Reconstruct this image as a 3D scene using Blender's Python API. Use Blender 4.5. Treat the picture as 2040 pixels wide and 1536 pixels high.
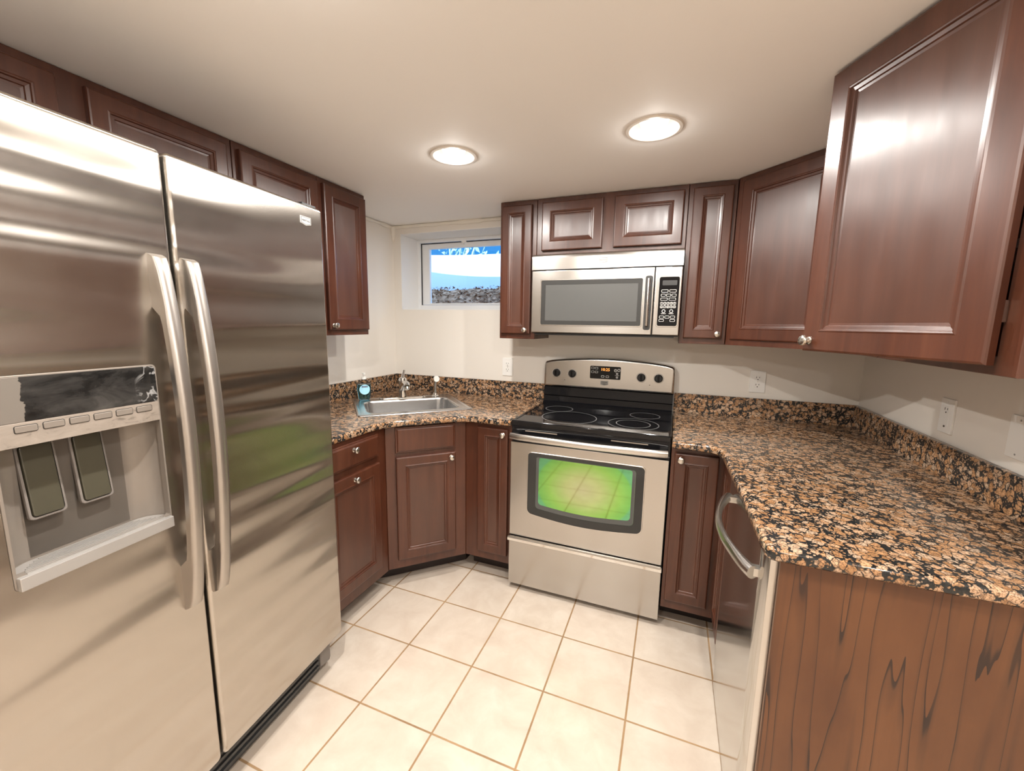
import bpy, bmesh, math, random
from mathutils import Vector, Matrix
from math import radians as RAD, pi, sin, cos, hypot
random.seed(7)
for o in list(bpy.data.objects): bpy.data.objects.remove(o)
S = bpy.context.scene
COL = S.collection

# ------------------------------------------------------------------ dimensions
H = 2.072            # ceiling height
XR = 2.805           # right wall
YF = -5.4            # wall behind the camera
RX, RW = 1.176, .762  # range / microwave left edge and width
ZC = .910            # worktop height

# ------------------------------------------------------------------ camera
def make_camera():
    y, p, r = RAD(21.3015), RAD(8.4508), RAD(.9095)
    f = Vector((-sin(y) * cos(p), cos(y) * cos(p), -sin(p)))
    ri = Vector((cos(y), sin(y), 0)); up = ri.cross(f)
    r2 = ri * cos(r) + up * sin(r); u2 = up * cos(r) - ri * sin(r)
    cd = bpy.data.cameras.new('camera'); cd.sensor_width = 36; cd.lens = 36 * 817.28 / 2040
    cd.clip_start = .02; cd.clip_end = 200
    c = bpy.data.objects.new('camera', cd); COL.objects.link(c)
    m = Matrix((r2, u2, -f)).transposed().to_4x4()
    m.translation = (1.9167, -2.5294, 1.3925)
    c.matrix_world = m
    S.camera = c
make_camera()

# ------------------------------------------------------------------ world, sun, exposure
w = bpy.data.worlds.new('sky'); S.world = w; w.use_nodes = True
bg = w.node_tree.nodes['Background']
def sky():
    nt = w.node_tree; tc = nt.nodes.new('ShaderNodeTexCoord'); sp = nt.nodes.new('ShaderNodeSeparateXYZ')
    nt.links.new(tc.outputs['Generated'], sp.inputs[0])
    mr = nt.nodes.new('ShaderNodeMapRange'); nt.links.new(sp.outputs[2], mr.inputs[0])
    for i, v in ((1, .22), (2, .55), (3, .95), (4, 5.5)): mr.inputs[i].default_value = v
    nt.links.new(mr.outputs[0], bg.inputs[1]); 
    cr = nt.nodes.new('ShaderNodeValToRGB'); nt.links.new(sp.outputs[2], cr.inputs[0]); nt.links.new(cr.outputs[0], bg.inputs[0])
    cr.color_ramp.elements[0].position = .22; cr.color_ramp.elements[0].color = (.055, .36, .90, 1)
    cr.color_ramp.elements[1].position = .50; cr.color_ramp.elements[1].color = (.28, .55, 1, 1)
sky()
sd = bpy.data.lights.new('sun', 'SUN'); sd.energy = 6; sd.color = (1, .95, .86); sd.angle = RAD(.6)
so = bpy.data.objects.new('sun', sd); COL.objects.link(so)
so.rotation_euler = Vector((.15, 1, -.42)).to_track_quat('-Z', 'Y').to_euler()
S.view_settings.view_transform = 'Standard'; S.view_settings.look = 'None'
S.view_settings.gamma = 1; S.view_settings.use_curve_mapping = False
S.view_settings.exposure = 0.09
S.cycles.max_bounces = 12; S.cycles.diffuse_bounces = 8; S.cycles.glossy_bounces = 6; S.cycles.transmission_bounces = 10
S.cycles.sample_clamp_indirect = 8; S.cycles.use_denoising = True; S.cycles.adaptive_threshold = .006
WARM = (1, .962, .91)
DOWN_W = 14            # each recessed lamp, straight down
BULB_E = 3.5          # its visible diffuser
GLOW_W = .8            # sideways glow of the bulbs over the worktops
ROOM_W = 6             # sideways fill added at the unseen lamps to brighten ceiling and room

# ------------------------------------------------------------------ materials
MATS = {}
def _nt(name):
    m = bpy.data.materials.new(name); m.use_nodes = True
    nt = m.node_tree
    return m, nt, nt.nodes['Principled BSDF']
def N(nt, t, **k):
    n = nt.nodes.new(t)
    for a, v in k.items():
        if a.startswith('i_'):
            key = a[2:]
            n.inputs[int(key) if key.isdigit() else key].default_value = v
        else: setattr(n, a, v)
    return n
def mathn(nt, op, a, b=None, c=None):
    n = nt.nodes.new('ShaderNodeMath'); n.operation = op
    for i, v in enumerate((a, b, c)):
        if v is None: continue
        if isinstance(v, (int, float)): n.inputs[i].default_value = v
        else: nt.links.new(v, n.inputs[i])
    return n.outputs[0]
def ramp(nt, fac, stops, interp='LINEAR'):
    n = nt.nodes.new('ShaderNodeValToRGB'); n.color_ramp.interpolation = interp
    e = n.color_ramp.elements
    while len(e) < len(stops): e.new(.5)
    for el, (p, c) in zip(e, stops):
        el.position = p; el.color = (*c, 1) if len(c) == 3 else c
    nt.links.new(fac, n.inputs[0]); return n.outputs[0]
def mixc(nt, fac, a, b, mode='MIX'):
    n = nt.nodes.new('ShaderNodeMix'); n.data_type = 'RGBA'; n.blend_type = mode
    for s, v in ((n.inputs[0], fac), (n.inputs[6], a), (n.inputs[7], b)):
        if isinstance(v, (int, float)): s.default_value = v
        elif isinstance(v, tuple): s.default_value = (*v, 1) if len(v) == 3 else v
        else: nt.links.new(v, s)
    return n.outputs[2]
def coords(nt, scale=(1, 1, 1), rot=(0, 0, 0)):
    tc = nt.nodes.new('ShaderNodeTexCoord'); mp = nt.nodes.new('ShaderNodeMapping')
    mp.inputs['Scale'].default_value = scale; mp.inputs['Rotation'].default_value = rot
    nt.links.new(tc.outputs['Object'], mp.inputs[0]); return mp.outputs[0]
def noise(nt, vec, scale, detail=3, rough=.5, dist=0):
    n = nt.nodes.new('ShaderNodeTexNoise'); n.inputs['Scale'].default_value = scale
    n.inputs['Detail'].default_value = detail; n.inputs['Roughness'].default_value = rough
    n.inputs['Distortion'].default_value = dist
    nt.links.new(vec, n.inputs['Vector']); return n.outputs['Fac']
def bump(nt, h, strength, dist, b):
    n = nt.nodes.new('ShaderNodeBump'); n.inputs['Strength'].default_value = strength
    n.inputs['Distance'].default_value = dist
    nt.links.new(h, n.inputs['Height']); nt.links.new(n.outputs[0], b.inputs['Normal'])
def plain(name, col, rough=.5, metal=0, **k):
    if name in MATS: return MATS[name]
    m, nt, b = _nt(name)
    b.inputs['Base Color'].default_value = (*col, 1)
    b.inputs['Roughness'].default_value = rough; b.inputs['Metallic'].default_value = metal
    v = coords(nt); n = noise(nt, v, 60, 2)
    r = N(nt, 'ShaderNodeMapRange', i_3=max(rough - .015, .01), i_4=rough + .015)
    nt.links.new(n, r.inputs[0]); nt.links.new(r.outputs[0], b.inputs['Roughness'])
    for a, val in k.items(): b.inputs[a.replace('_', ' ')].default_value = val
    MATS[name] = m; return m

def wood_mat(name, c1, c2, c3, rough=.24, smear=.10, coat=.4, coat_r=.24, aniso=0):
    m, nt, b = _nt(name)
    v = coords(nt, (14, 14, 1.1)); n = noise(nt, v, 2.2, 5, .6, .6)
    col = ramp(nt, n, [(.25, c1), (.5, c2), (.8, c3)])
    v2 = coords(nt, (1, 1, .55)); n2 = noise(nt, v2, 7, 3, .5)
    col2 = mixc(nt, ramp(nt, n2, [(.35, (0, 0, 0)), (.75, (.55, .55, .55))]), col, tuple(x * .72 for x in c1))
    fine = noise(nt, coords(nt, (160, 160, 6)), 2, 3)
    col3 = mixc(nt, mathn(nt, 'MULTIPLY', fine, .25), col2, tuple(x * .5 for x in c1))
    nt.links.new(col3, b.inputs['Base Color'])
    sm = noise(nt, coords(nt, (7, 7, 1.5)), 2.6, 4, .6, .2)
    r = N(nt, 'ShaderNodeMapRange', i_1=.3, i_2=.7, i_3=rough, i_4=rough + smear)
    nt.links.new(sm, r.inputs[0]); nt.links.new(r.outputs[0], b.inputs['Roughness'])
    b.inputs['Coat Weight'].default_value = coat; b.inputs['Coat Roughness'].default_value = coat_r
    b.inputs['Specular IOR Level'].default_value = .5
    if aniso:      # varnish brushed along the grain: sheen spreads sideways
        b.inputs['Anisotropic'].default_value = aniso; b.inputs['Specular IOR Level'].default_value = .85
        t = N(nt, 'ShaderNodeTangent', direction_type='RADIAL', axis='Z'); nt.links.new(t.outputs[0], b.inputs['Tangent'])
    MATS[name] = m; return m
wood_mat('cherry', (.055, .0150, .0062), (.082, .0235, .0105), (.115, .038, .018), .31, .10, .3, .24)
wood_mat('cherry_panel', (.056, .0155, .0068), (.076, .0225, .0105), (.098, .032, .0155), .35, .10, .25, .38, .8)
plain('toe_dark', (.016, .008, .006), .5)
plain('cabinet_inside', (.05, .022, .014), .6)

def veneer():
    m, nt, b = _nt('veneer')
    v = coords(nt, (9, 9, .42)); n = noise(nt, v, 1.35, 2.5, .5, .15)
    fr = mathn(nt, 'FRACT', mathn(nt, 'MULTIPLY', n, 10.5))
    line = ramp(nt, fr, [(0, (1, 1, 1)), (.05, (.95, .95, .95)), (.10, (.30, .30, .30)), (.36, (0, 0, 0)), (1, (0, 0, 0))])
    pres = ramp(nt, noise(nt, coords(nt, (5, 5, 1.2)), 2, 2), [(.30, (.35, .35, .35)), (.5, (1, 1, 1))])
    mask = mixc(nt, 1.0, line, pres, 'MULTIPLY')
    blot = noise(nt, coords(nt, (3, 3, 1.4)), 2.5, 4)
    col = ramp(nt, blot, [(.3, (.092, .034, .0130)), (.5, (.122, .048, .018)), (.72, (.150, .061, .023))])
    fine = noise(nt, coords(nt, (150, 150, 5)), 2, 3)
    col = mixc(nt, mathn(nt, 'MULTIPLY', fine, .28), col, (.08, .028, .012))
    col = mixc(nt, mathn(nt, 'MULTIPLY', mask, .9), col, (.014, .008, .007))
    nt.links.new(col, b.inputs['Base Color']); b.inputs['Roughness'].default_value = .38
    MATS['veneer'] = m
veneer()

def granite():
    m, nt, b = _nt('granite')
    tc = nt.nodes.new('ShaderNodeTexCoord')
    wob = N(nt, 'ShaderNodeTexNoise', i_Scale=30.0, i_Detail=2.0)
    nt.links.new(tc.outputs['Object'], wob.inputs['Vector'])
    vm = N(nt, 'ShaderNodeVectorMath', operation='SUBTRACT'); nt.links.new(wob.outputs['Color'], vm.inputs[0]); vm.inputs[1].default_value = (.5, .5, .5)
    vs = N(nt, 'ShaderNodeVectorMath', operation='SCALE'); nt.links.new(vm.outputs[0], vs.inputs[0]); vs.inputs['Scale'].default_value = .017
    va = N(nt, 'ShaderNodeVectorMath', operation='ADD'); nt.links.new(tc.outputs['Object'], va.inputs[0]); nt.links.new(vs.outputs[0], va.inputs[1])
    vec = va.outputs[0]
    def vor(scale, feat):
        n = N(nt, 'ShaderNodeTexVoronoi', feature=feat, i_Scale=scale); nt.links.new(vec, n.inputs['Vector']); return n
    e1 = vor(54, 'DISTANCE_TO_EDGE').outputs['Distance']; c1 = vor(54, 'F1'); c3 = vor(135, 'F1')
    e2 = vor(170, 'DISTANCE_TO_EDGE').outputs['Distance']
    big = noise(nt, vec, 30, 3, .6)
    mid = noise(nt, vec, 90, 3, .6)
    speck = noise(nt, vec, 300, 2, .6)
    sepx = N(nt, 'ShaderNodeSeparateColor'); nt.links.new(c1.outputs['Color'], sepx.inputs[0])
    blob = ramp(nt, sepx.outputs[0], [(0, (.40, .21, .095)), (.35, (.52, .29, .145)), (.65, (.62, .40, .25)), (1, (.54, .40, .28))])
    ring = ramp(nt, c1.outputs['Distance'], [(.0, (1, 1, 1)), (.28, (.85, .85, .85)), (.40, (.55, .5, .46)), (.50, (.9, .9, .9)), (1, (.7, .7, .7))])
    blob = mixc(nt, .65, blob, ring, 'MULTIPLY')
    blob = mixc(nt, ramp(nt, speck, [(.38, (.75, .75, .75)), (.52, (0, 0, 0))]), blob, (.10, .045, .02))
    # black matrix: thin at the cell borders, wide pools where the big noise is low
    thr = mathn(nt, 'MULTIPLY_ADD', mathn(nt, 'SUBTRACT', big, .5), 1.5, .50)
    thr = mathn(nt, 'MULTIPLY_ADD', mathn(nt, 'SUBTRACT', mid, .5), .55, thr)
    msk = ramp(nt, mathn(nt, 'SUBTRACT', c1.outputs['Distance'], thr), [(0, (0, 0, 0)), (.05, (.9, .9, .9)), (.09, (1, 1, 1))])
    edg = ramp(nt, mathn(nt, 'ADD', e1, mathn(nt, 'MULTIPLY', mathn(nt, 'SUBTRACT', mid, .5), .16)), [(0, (1, 1, 1)), (.035, (.85, .85, .85)), (.075, (0, 0, 0))])
    msk = mixc(nt, 1.0, msk, edg, 'LIGHTEN')
    frag = ramp(nt, mathn(nt, 'ADD', c3.outputs['Distance'], mathn(nt, 'MULTIPLY', mathn(nt, 'SUBTRACT', mid, .5), .9)), [(0, (1, 1, 1)), (.30, (.9, .9, .9)), (.38, (0, 0, 0))])
    msk = mixc(nt, 1.0, msk, mixc(nt, .82, (0, 0, 0), frag), 'SUBTRACT')
    crack = ramp(nt, e2, [(0, (1, 1, 1)), (.05, (.5, .5, .5)), (.11, (0, 0, 0))])
    crack = mixc(nt, 1.0, crack, ramp(nt, mid, [(.44, (0, 0, 0)), (.56, (.8, .8, .8))]), 'MULTIPLY')
    msk = mixc(nt, 1.0, msk, crack, 'LIGHTEN')
    dark = ramp(nt, mid, [(.3, (.007, .008, .009)), (.62, (.020, .021, .021)), (.8, (.075, .06, .05))])
    col = mixc(nt, msk, blob, dark)
    nt.links.new(col, b.inputs['Base Color']); b.inputs['Roughness'].default_value = .16
    MATS['granite'] = m
granite()

def tile():
    m, nt, b = _nt('floor_tile')
    tc = nt.nodes.new('ShaderNodeTexCoord'); sp = nt.nodes.new('ShaderNodeSeparateXYZ')
    nt.links.new(tc.outputs['Object'], sp.inputs[0])
    TX, TY, X0, Y0 = .3065, .3028, .6222, -.8842
    ux = mathn(nt, 'DIVIDE', mathn(nt, 'SUBTRACT', sp.outputs[0], X0 - 40 * TX), TX)
    uy = mathn(nt, 'DIVIDE', mathn(nt, 'SUBTRACT', sp.outputs[1], Y0 - 40 * TY), TY)
    def dist(u, t):
        f = mathn(nt, 'FRACT', u)
        return mathn(nt, 'MULTIPLY', mathn(nt, 'MINIMUM', f, mathn(nt, 'SUBTRACT', 1, f)), t)
    d = mathn(nt, 'MINIMUM', dist(ux, TX), dist(uy, TY))
    v0 = coords(nt)
    d = mathn(nt, 'ADD', d, mathn(nt, 'MULTIPLY', mathn(nt, 'SUBTRACT', noise(nt, v0, 55, 2), .5), .0014))
    g = N(nt, 'ShaderNodeMapRange', i_1=.0026, i_2=.0043, i_3=1.0, i_4=0.0); nt.links.new(d, g.inputs[0])
    cx = N(nt, 'ShaderNodeCombineXYZ'); nt.links.new(mathn(nt, 'FLOOR', ux), cx.inputs[0]); nt.links.new(mathn(nt, 'FLOOR', uy), cx.inputs[1])
    wn = N(nt, 'ShaderNodeTexWhiteNoise', noise_dimensions='3D'); nt.links.new(cx.outputs[0], wn.inputs[0])
    cloud = noise(nt, v0, 9, 6, .62, .4)
    base = ramp(nt, cloud, [(.3, (.475, .395, .325)), (.5, (.53, .455, .38)), (.7, (.585, .515, .44))])
    spk = noise(nt, v0, 240, 3, .7)
    base = mixc(nt, ramp(nt, spk, [(.30, (.5, .5, .5)), (.40, (0, 0, 0))]), base, (.52, .43, .34))
    base = mixc(nt, mathn(nt, 'MULTIPLY', wn.outputs[0], .22), base, (.60, .49, .40))
    gro = ramp(nt, noise(nt, v0, 7, 3), [(.3, (.22, .13, .062)), (.7, (.36, .23, .12))])
    nt.links.new(mixc(nt, g.outputs[0], base, gro), b.inputs['Base Color'])
    rr = N(nt, 'ShaderNodeMapRange', i_3=.30, i_4=.8); nt.links.new(g.outputs[0], rr.inputs[0])
    nt.links.new(rr.outputs[0], b.inputs['Roughness'])
    hgt = mathn(nt, 'SUBTRACT', 1, g.outputs[0])
    bump(nt, hgt, .45, .0015, b)
    MATS['floor_tile'] = m
tile()

def steel(name, col, rough, aniso, rot, wave=0.0, wscale=(1, 1, 1)):
    m, nt, b = _nt(name)
    b.inputs['Metallic'].default_value = 1
    g = noise(nt, coords(nt, (3, 3, 1.5)), 2, 3, .6)
    c = mixc(nt, mathn(nt, 'MULTIPLY', g, .14), col, tuple(x * .80 for x in col))
    sm = noise(nt, coords(nt, (2, 2, 2)), 2.2, 5, .65, .6)
    r = N(nt, 'ShaderNodeMapRange', i_1=.3, i_2=.72, i_3=rough - .015, i_4=rough + .015); nt.links.new(sm, r.inputs[0])
    nt.links.new(c, b.inputs['Base Color']); nt.links.new(r.outputs[0], b.inputs['Roughness'])
    b.inputs['Anisotropic'].default_value = aniso; b.inputs['Anisotropic Rotation'].default_value = rot
    t = N(nt, 'ShaderNodeTangent', direction_type='RADIAL', axis='Z'); nt.links.new(t.outputs[0], b.inputs['Tangent'])
    if wave:
        wv = noise(nt, coords(nt, wscale), 1, 0, .4)
        bump(nt, wv, 1.0, wave, b)
    MATS[name] = m
steel('steel_fridge', (.53, .495, .45), .195, 1.0, 0, .013, (.7, .7, 12))
steel('steel', (.53, .51, .485), .24, .55, .25, .002, (3, 3, 2))
steel('handle_steel', (.46, .425, .39), .36, .3, .25)
steel('steel_smooth', (.64, .62, .59), .24, 0, 0)
steel('steel_dishwasher', (.60, .59, .57), .13, .6, .25, .003, (2, 2, 1))
steel('steel_sink', (.66, .66, .66), .23, .2, 0)
plain('satin_nickel', (.62, .59, .54), .24, 1)
plain('chrome', (.78, .77, .75), .08, 1)
plain('silver_plastic', (.245, .212, .182), .38, .35)
plain('tray_plastic', (.42, .40, .38), .35, .5)
plain('paddle', (.06, .055, .038), .20)
plain('black_gloss', (.005, .005, .006), .07, 0, Specular_IOR_Level=.28)
plain('black_glass', (.005, .005, .006), .05, 0, Specular_IOR_Level=.42)
plain('black_plastic', (.012, .012, .013), .35)
plain('burner_mark', (.13, .13, .13), .34)
plain('dark_grey', (.030, .030, .030), .34)
plain('bezel_grey', (.035, .034, .032), .40, 0, Specular_IOR_Level=.3)
plain('mesh_glass', (.085, .085, .082), .34, 0, Specular_IOR_Level=.35)
plain('grey_plastic', (.17, .15, .135), .4)
plain('white_plastic', (.80, .79, .76), .32)
plain('vinyl', (.80, .81, .82), .35)
plain('print_white', (.62, .61, .58), .5)
plain('print_grey', (.32, .31, .30), .5)
plain('badge', (.50, .50, .49), .34)
plain('print_dark', (.05, .05, .05), .5)
plain('badge_dark', (.09, .085, .075), .34)
plain('slot_dark', (.02, .018, .016), .6)
plain('brass_trim', (.32, .27, .22), .35, .4)
plain('lamp_trim', (.66, .60, .53), .35)
plain('lamp_reflector', (.42, .385, .34), .40, .35)
plain('gasket', (.015, .013, .016), .7)
plain('rubber', (.02, .02, .02), .7)

def paint(name, col, rough=.55, b_=.25):
    m, nt, b = _nt(name)
    v = coords(nt); n = noise(nt, v, 3, 4); f = noise(nt, v, 45, 3)
    nt.links.new(mixc(nt, mathn(nt, 'MULTIPLY', n, .12), col, tuple(x * .86 for x in col)), b.inputs['Base Color'])
    b.inputs['Roughness'].default_value = rough; bump(nt, f, b_, .0006, b)
    MATS[name] = m
paint('wall_paint', (.76, .72, .66), .5)
paint('ceiling_paint', (.90, .88, .855), .7, .4)
paint('caulk', (.80, .76, .68), .5, .6)
paint('reveal_paint', (.80, .79, .77), .5, .1)

def film_panel():      # black control glass with peeling protective film at its two ends
    m, nt, b = _nt('film_panel')
    v = coords(nt); tc = nt.nodes.new('ShaderNodeTexCoord'); sp = nt.nodes.new('ShaderNodeSeparateXYZ')
    nt.links.new(tc.outputs['Object'], sp.inputs[0])
    n = noise(nt, v, 26, 4, .6, 1.0); n2 = noise(nt, coords(nt, (1, 1, 2.5)), 10, 5, .65, .5)
    base = ramp(nt, n2, [(.36, (.006, .006, .006)), (.6, (.035, .033, .031)), (.8, (.07, .066, .06))])
    lf = N(nt, 'ShaderNodeMapRange', i_1=.058, i_2=.030, i_3=0.0, i_4=1.0); nt.links.new(sp.outputs[0], lf.inputs[0])
    lf = mathn(nt, 'ADD', lf.outputs[0], mathn(nt, 'MULTIPLY', mathn(nt, 'SUBTRACT', n, .5), 1.2))
    lf = ramp(nt, lf, [(.48, (0, 0, 0)), (.52, (1, 1, 1))])
    base = mixc(nt, lf, base, (.15, .132, .115))
    rf = N(nt, 'ShaderNodeMapRange', i_1=.222, i_2=.245, i_3=0.0, i_4=1.0); nt.links.new(sp.outputs[0], rf.inputs[0])
    edge = mathn(nt, 'MULTIPLY', rf.outputs[0], ramp(nt, mathn(nt, 'ABSOLUTE', mathn(nt, 'SUBTRACT', noise(nt, v, 22, 3, .6, .7), .5)), [(0, (1, 1, 1)), (.018, (.7, .7, .7)), (.04, (0, 0, 0))]))
    base = mixc(nt, edge, base, (.26, .255, .25))
    nt.links.new(base, b.inputs['Base Color']); b.inputs['Roughness'].default_value = .16
    MATS['film_panel'] = m
film_panel()
def scuffed():
    m, nt, b = _nt('scuffed_strip')
    n = noise(nt, coords(nt, (1, 1, 2)), 30, 5, .7, .8)
    nt.links.new(ramp(nt, n, [(.30, (.13, .108, .09)), (.42, (.25, .212, .178)), (.7, (.30, .255, .215))]), b.inputs['Base Color'])
    b.inputs['Roughness'].default_value = .45; b.inputs['Metallic'].default_value = .15
    MATS['scuffed_strip'] = m
scuffed()
def oven_glass():      # green mirror coating, bluer near the two sides and more neutral in the middle
    m, nt, b = _nt('oven_glass')
    tc = nt.nodes.new('ShaderNodeTexCoord'); mp = nt.nodes.new('ShaderNodeMapping')
    nt.links.new(tc.outputs['Object'], mp.inputs[0]); mp.inputs['Location'].default_value = (-.382 * 4.2, 0, -.605 * 5.4); mp.inputs['Scale'].default_value = (4.2, 0, 5.4)
    g = N(nt, 'ShaderNodeVectorMath', operation='LENGTH'); nt.links.new(mp.outputs[0], g.inputs[0])
    c = ramp(nt, g.outputs['Value'], [(0, (.50, .55, .36)), (.35, (.46, .58, .29)), (.72, (.29, .58, .15)), (.95, (.20, .54, .15)), (1.0, (.16, .48, .26))])
    nt.links.new(c, b.inputs['Base Color']); b.inputs['Metallic'].default_value = 1; b.inputs['Roughness'].default_value = .05
    MATS['oven_glass'] = m
oven_glass()
def emis(name, col, e):
    m, nt, b = _nt(name)
    b.inputs['Base Color'].default_value = (*col, 1); b.inputs['Emission Color'].default_value = (*col, 1)
    b.inputs['Emission Strength'].default_value = e; MATS[name] = m
emis('lamp_glow', (1, .95, .88), BULB_E)
emis('clock_orange', (1, .36, .07), 1.6)
def clear(name, col, rough=.0, ior=1.45):
    m, nt, b = _nt(name)
    b.inputs['Base Color'].default_value = (*col, 1); b.inputs['Transmission Weight'].default_value = 1
    b.inputs['Roughness'].default_value = rough; b.inputs['IOR'].default_value = ior; MATS[name] = m
clear('bottle_plastic', (.93, .98, 1), .03, 1.12)
clear('blue_soap', (.22, .62, .86), .02, 1.18)
def pane():
    m = bpy.data.materials.new('window_glass'); m.use_nodes = True; nt = m.node_tree; nt.nodes.clear()
    out = nt.nodes.new('ShaderNodeOutputMaterial'); mx = nt.nodes.new('ShaderNodeMixShader'); fr = N(nt, 'ShaderNodeFresnel', i_IOR=1.4)
    t = nt.nodes.new('ShaderNodeBsdfTransparent'); g = N(nt, 'ShaderNodeBsdfGlossy', i_Roughness=.02)
    t.inputs[0].default_value = (.93, .97, 1, 1)
    nt.links.new(fr.outputs[0], mx.inputs[0]); nt.links.new(t.outputs[0], mx.inputs[1]); nt.links.new(g.outputs[0], mx.inputs[2]); nt.links.new(mx.outputs[0], out.inputs[0])
    MATS['window_glass'] = m
pane()
def leaves_mat():
    m, nt, b = _nt('leaf_litter')
    tc = nt.nodes.new('ShaderNodeTexCoord')
    vo = N(nt, 'ShaderNodeTexVoronoi', i_Scale=34.0); nt.links.new(tc.outputs['Object'], vo.inputs['Vector'])
    s = N(nt, 'ShaderNodeSeparateColor'); nt.links.new(vo.outputs['Color'], s.inputs[0])
    nt.links.new(ramp(nt, s.outputs[0], [(0, (.10, .045, .024)), (.5, (.26, .13, .07)), (1, (.44, .25, .15))]), b.inputs['Base Color'])
    b.inputs['Roughness'].default_value = .9; b.inputs['Specular IOR Level'].default_value = .05; MATS['leaf_litter'] = m
leaves_mat()
plain('snow', (.70, .72, .76), .7)
plain('frost_foliage', (.40, .62, .56), .7)  # leaves coloured pale to imitate backlight from the bright sky
plain('label_blue', (.40, .74, .90), .4)
plain('label_navy', (.03, .09, .20), .4)

# ------------------------------------------------------------------ mesh helpers
def link(name, bm, mat=None, parent=None, loc=(0, 0, 0), rot=(0, 0, 0), smooth=None, bevel=0, seg=2, recalc=True):
    if recalc: bmesh.ops.recalc_face_normals(bm, faces=bm.faces[:])
    me = bpy.data.meshes.new(name); bm.to_mesh(me); bm.free()
    o = bpy.data.objects.new(name, me); COL.objects.link(o)
    if mat: me.materials.append(MATS[mat])
    if parent: o.parent = parent
    o.location = loc; o.rotation_euler = rot
    if bevel:
        md = o.modifiers.new('bevel', 'BEVEL'); md.width = bevel; md.segments = seg; md.limit_method = 'ANGLE'; md.angle_limit = RAD(40)
        md.harden_normals = False
    if smooth is not None:
        for p in me.polygons: p.use_smooth = True
        me.set_sharp_from_angle(angle=RAD(smooth))
        wn = o.modifiers.new('weighted_normal', 'WEIGHTED_NORMAL'); wn.weight = 100; wn.keep_sharp = True; wn.mode = 'FACE_AREA'
    return o
def thing(name, label, cat, loc=(0, 0, 0), rotz=0, group=None):
    o = bpy.data.objects.new(name, None); COL.objects.link(o)
    o.empty_display_size = .05; o.location = loc; o.rotation_euler = (0, 0, rotz)
    tag(o, label, cat, group); return o
def tag(o, label, cat, group=None):
    o['label'] = label; o['category'] = cat
    if group: o['group'] = group
def struct(o): o['kind'] = 'structure'; return o
def box(bm, x0, y0, z0, x1, y1, z1):
    vs = [bm.verts.new(p) for p in ((x0, y0, z0), (x1, y0, z0), (x1, y1, z0), (x0, y1, z0), (x0, y0, z1), (x1, y0, z1), (x1, y1, z1), (x0, y1, z1))]
    for f in ((0, 1, 2, 3), (4, 5, 6, 7), (0, 1, 5, 4), (1, 2, 6, 5), (2, 3, 7, 6), (3, 0, 4, 7)): bm.faces.new([vs[i] for i in f])
def boxes(*bs):
    bm = bmesh.new()
    for b in bs: box(bm, *b)
    return bm
def loop(bm, pts): return [bm.verts.new(p) for p in pts]
def skin(bm, a, b, closed=True):
    n = len(a)
    for i in range(n if closed else n - 1): bm.faces.new((a[i], a[(i + 1) % n], b[(i + 1) % n], b[i]))
def prism(bm, pts, z0, z1):
    a = loop(bm, [(x, y, z0) for x, y in pts]); b = loop(bm, [(x, y, z1) for x, y in pts])
    skin(bm, a, b); bm.faces.new(a); bm.faces.new(b)
def offset_poly(pts, d):
    out = []; n = len(pts)
    for i in range(n):
        p0, p1, p2 = (Vector(pts[(i + k) % n]) for k in (-1, 0, 1))
        e1 = (p1 - p0).normalized(); e2 = (p2 - p1).normalized()
        n1 = Vector((-e1.y, e1.x)); n2 = Vector((-e2.y, e2.x))
        k = 1 + n1.dot(n2)
        out.append(tuple(p1 + (n1 + n2) * (d / max(k, .2))))
    return out
XZ = Matrix(((1, 0, 0, 0), (0, 0, -1, 0), (0, 1, 0, 0), (0, 0, 0, 1)))   # slab plane -> upright, thickness towards -Y
def slab(outline, holes=(), z0=0, z1=.02, r=.003, seg=3, rb=.0, mtx=None):
    """plate with a rounded upper edge; outline CCW, holes as point lists"""
    bm = bmesh.new()
    prof = [(rb, z0)] + ([(0, z0 + rb)] if rb else []) + [(0, z1 - r)]
    prof += [(r * (1 - cos(t)), z1 - r + r * sin(t)) for t in (pi / 2 * i / seg for i in range(1, seg + 1))]
    rings = [loop(bm, [(x, y, z) for x, y in offset_poly(outline, o)]) for o, z in prof]
    for a, b in zip(rings, rings[1:]): skin(bm, a, b)
    hb = [loop(bm, [(x, y, z0) for x, y in h]) for h in holes]; ht = [loop(bm, [(x, y, z1) for x, y in h]) for h in holes]
    for a, b in zip(hb, ht): skin(bm, a, b)
    for ring, hs in ((rings[0], hb), (rings[-1], ht)):
        if not hs: bm.faces.new(ring); continue
        es = set()
        for lp in [ring] + hs:
            for i in range(len(lp)):
                e = bm.edges.get((lp[i], lp[(i + 1) % len(lp)]))
                es.add(e)
        bmesh.ops.triangle_fill(bm, use_beauty=True, edges=list(es))
    if mtx: bmesh.ops.transform(bm, matrix=mtx, verts=bm.verts[:])
    return bm
def rrect(x0, y0, x1, y1, r, n=4):
    pts = []
    for cx, cy, a0 in ((x1 - r, y0 + r, -90), (x1 - r, y1 - r, 0), (x0 + r, y1 - r, 90), (x0 + r, y0 + r, 180)):
        for i in range(n + 1):
            a = RAD(a0 + 90 * i / n); pts.append((cx + r * cos(a), cy + r * sin(a)))
    return pts
def circle(cx, cy, r, n=32): return [(cx + r * cos(2 * pi * i / n), cy + r * sin(2 * pi * i / n)) for i in range(n)]
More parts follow.
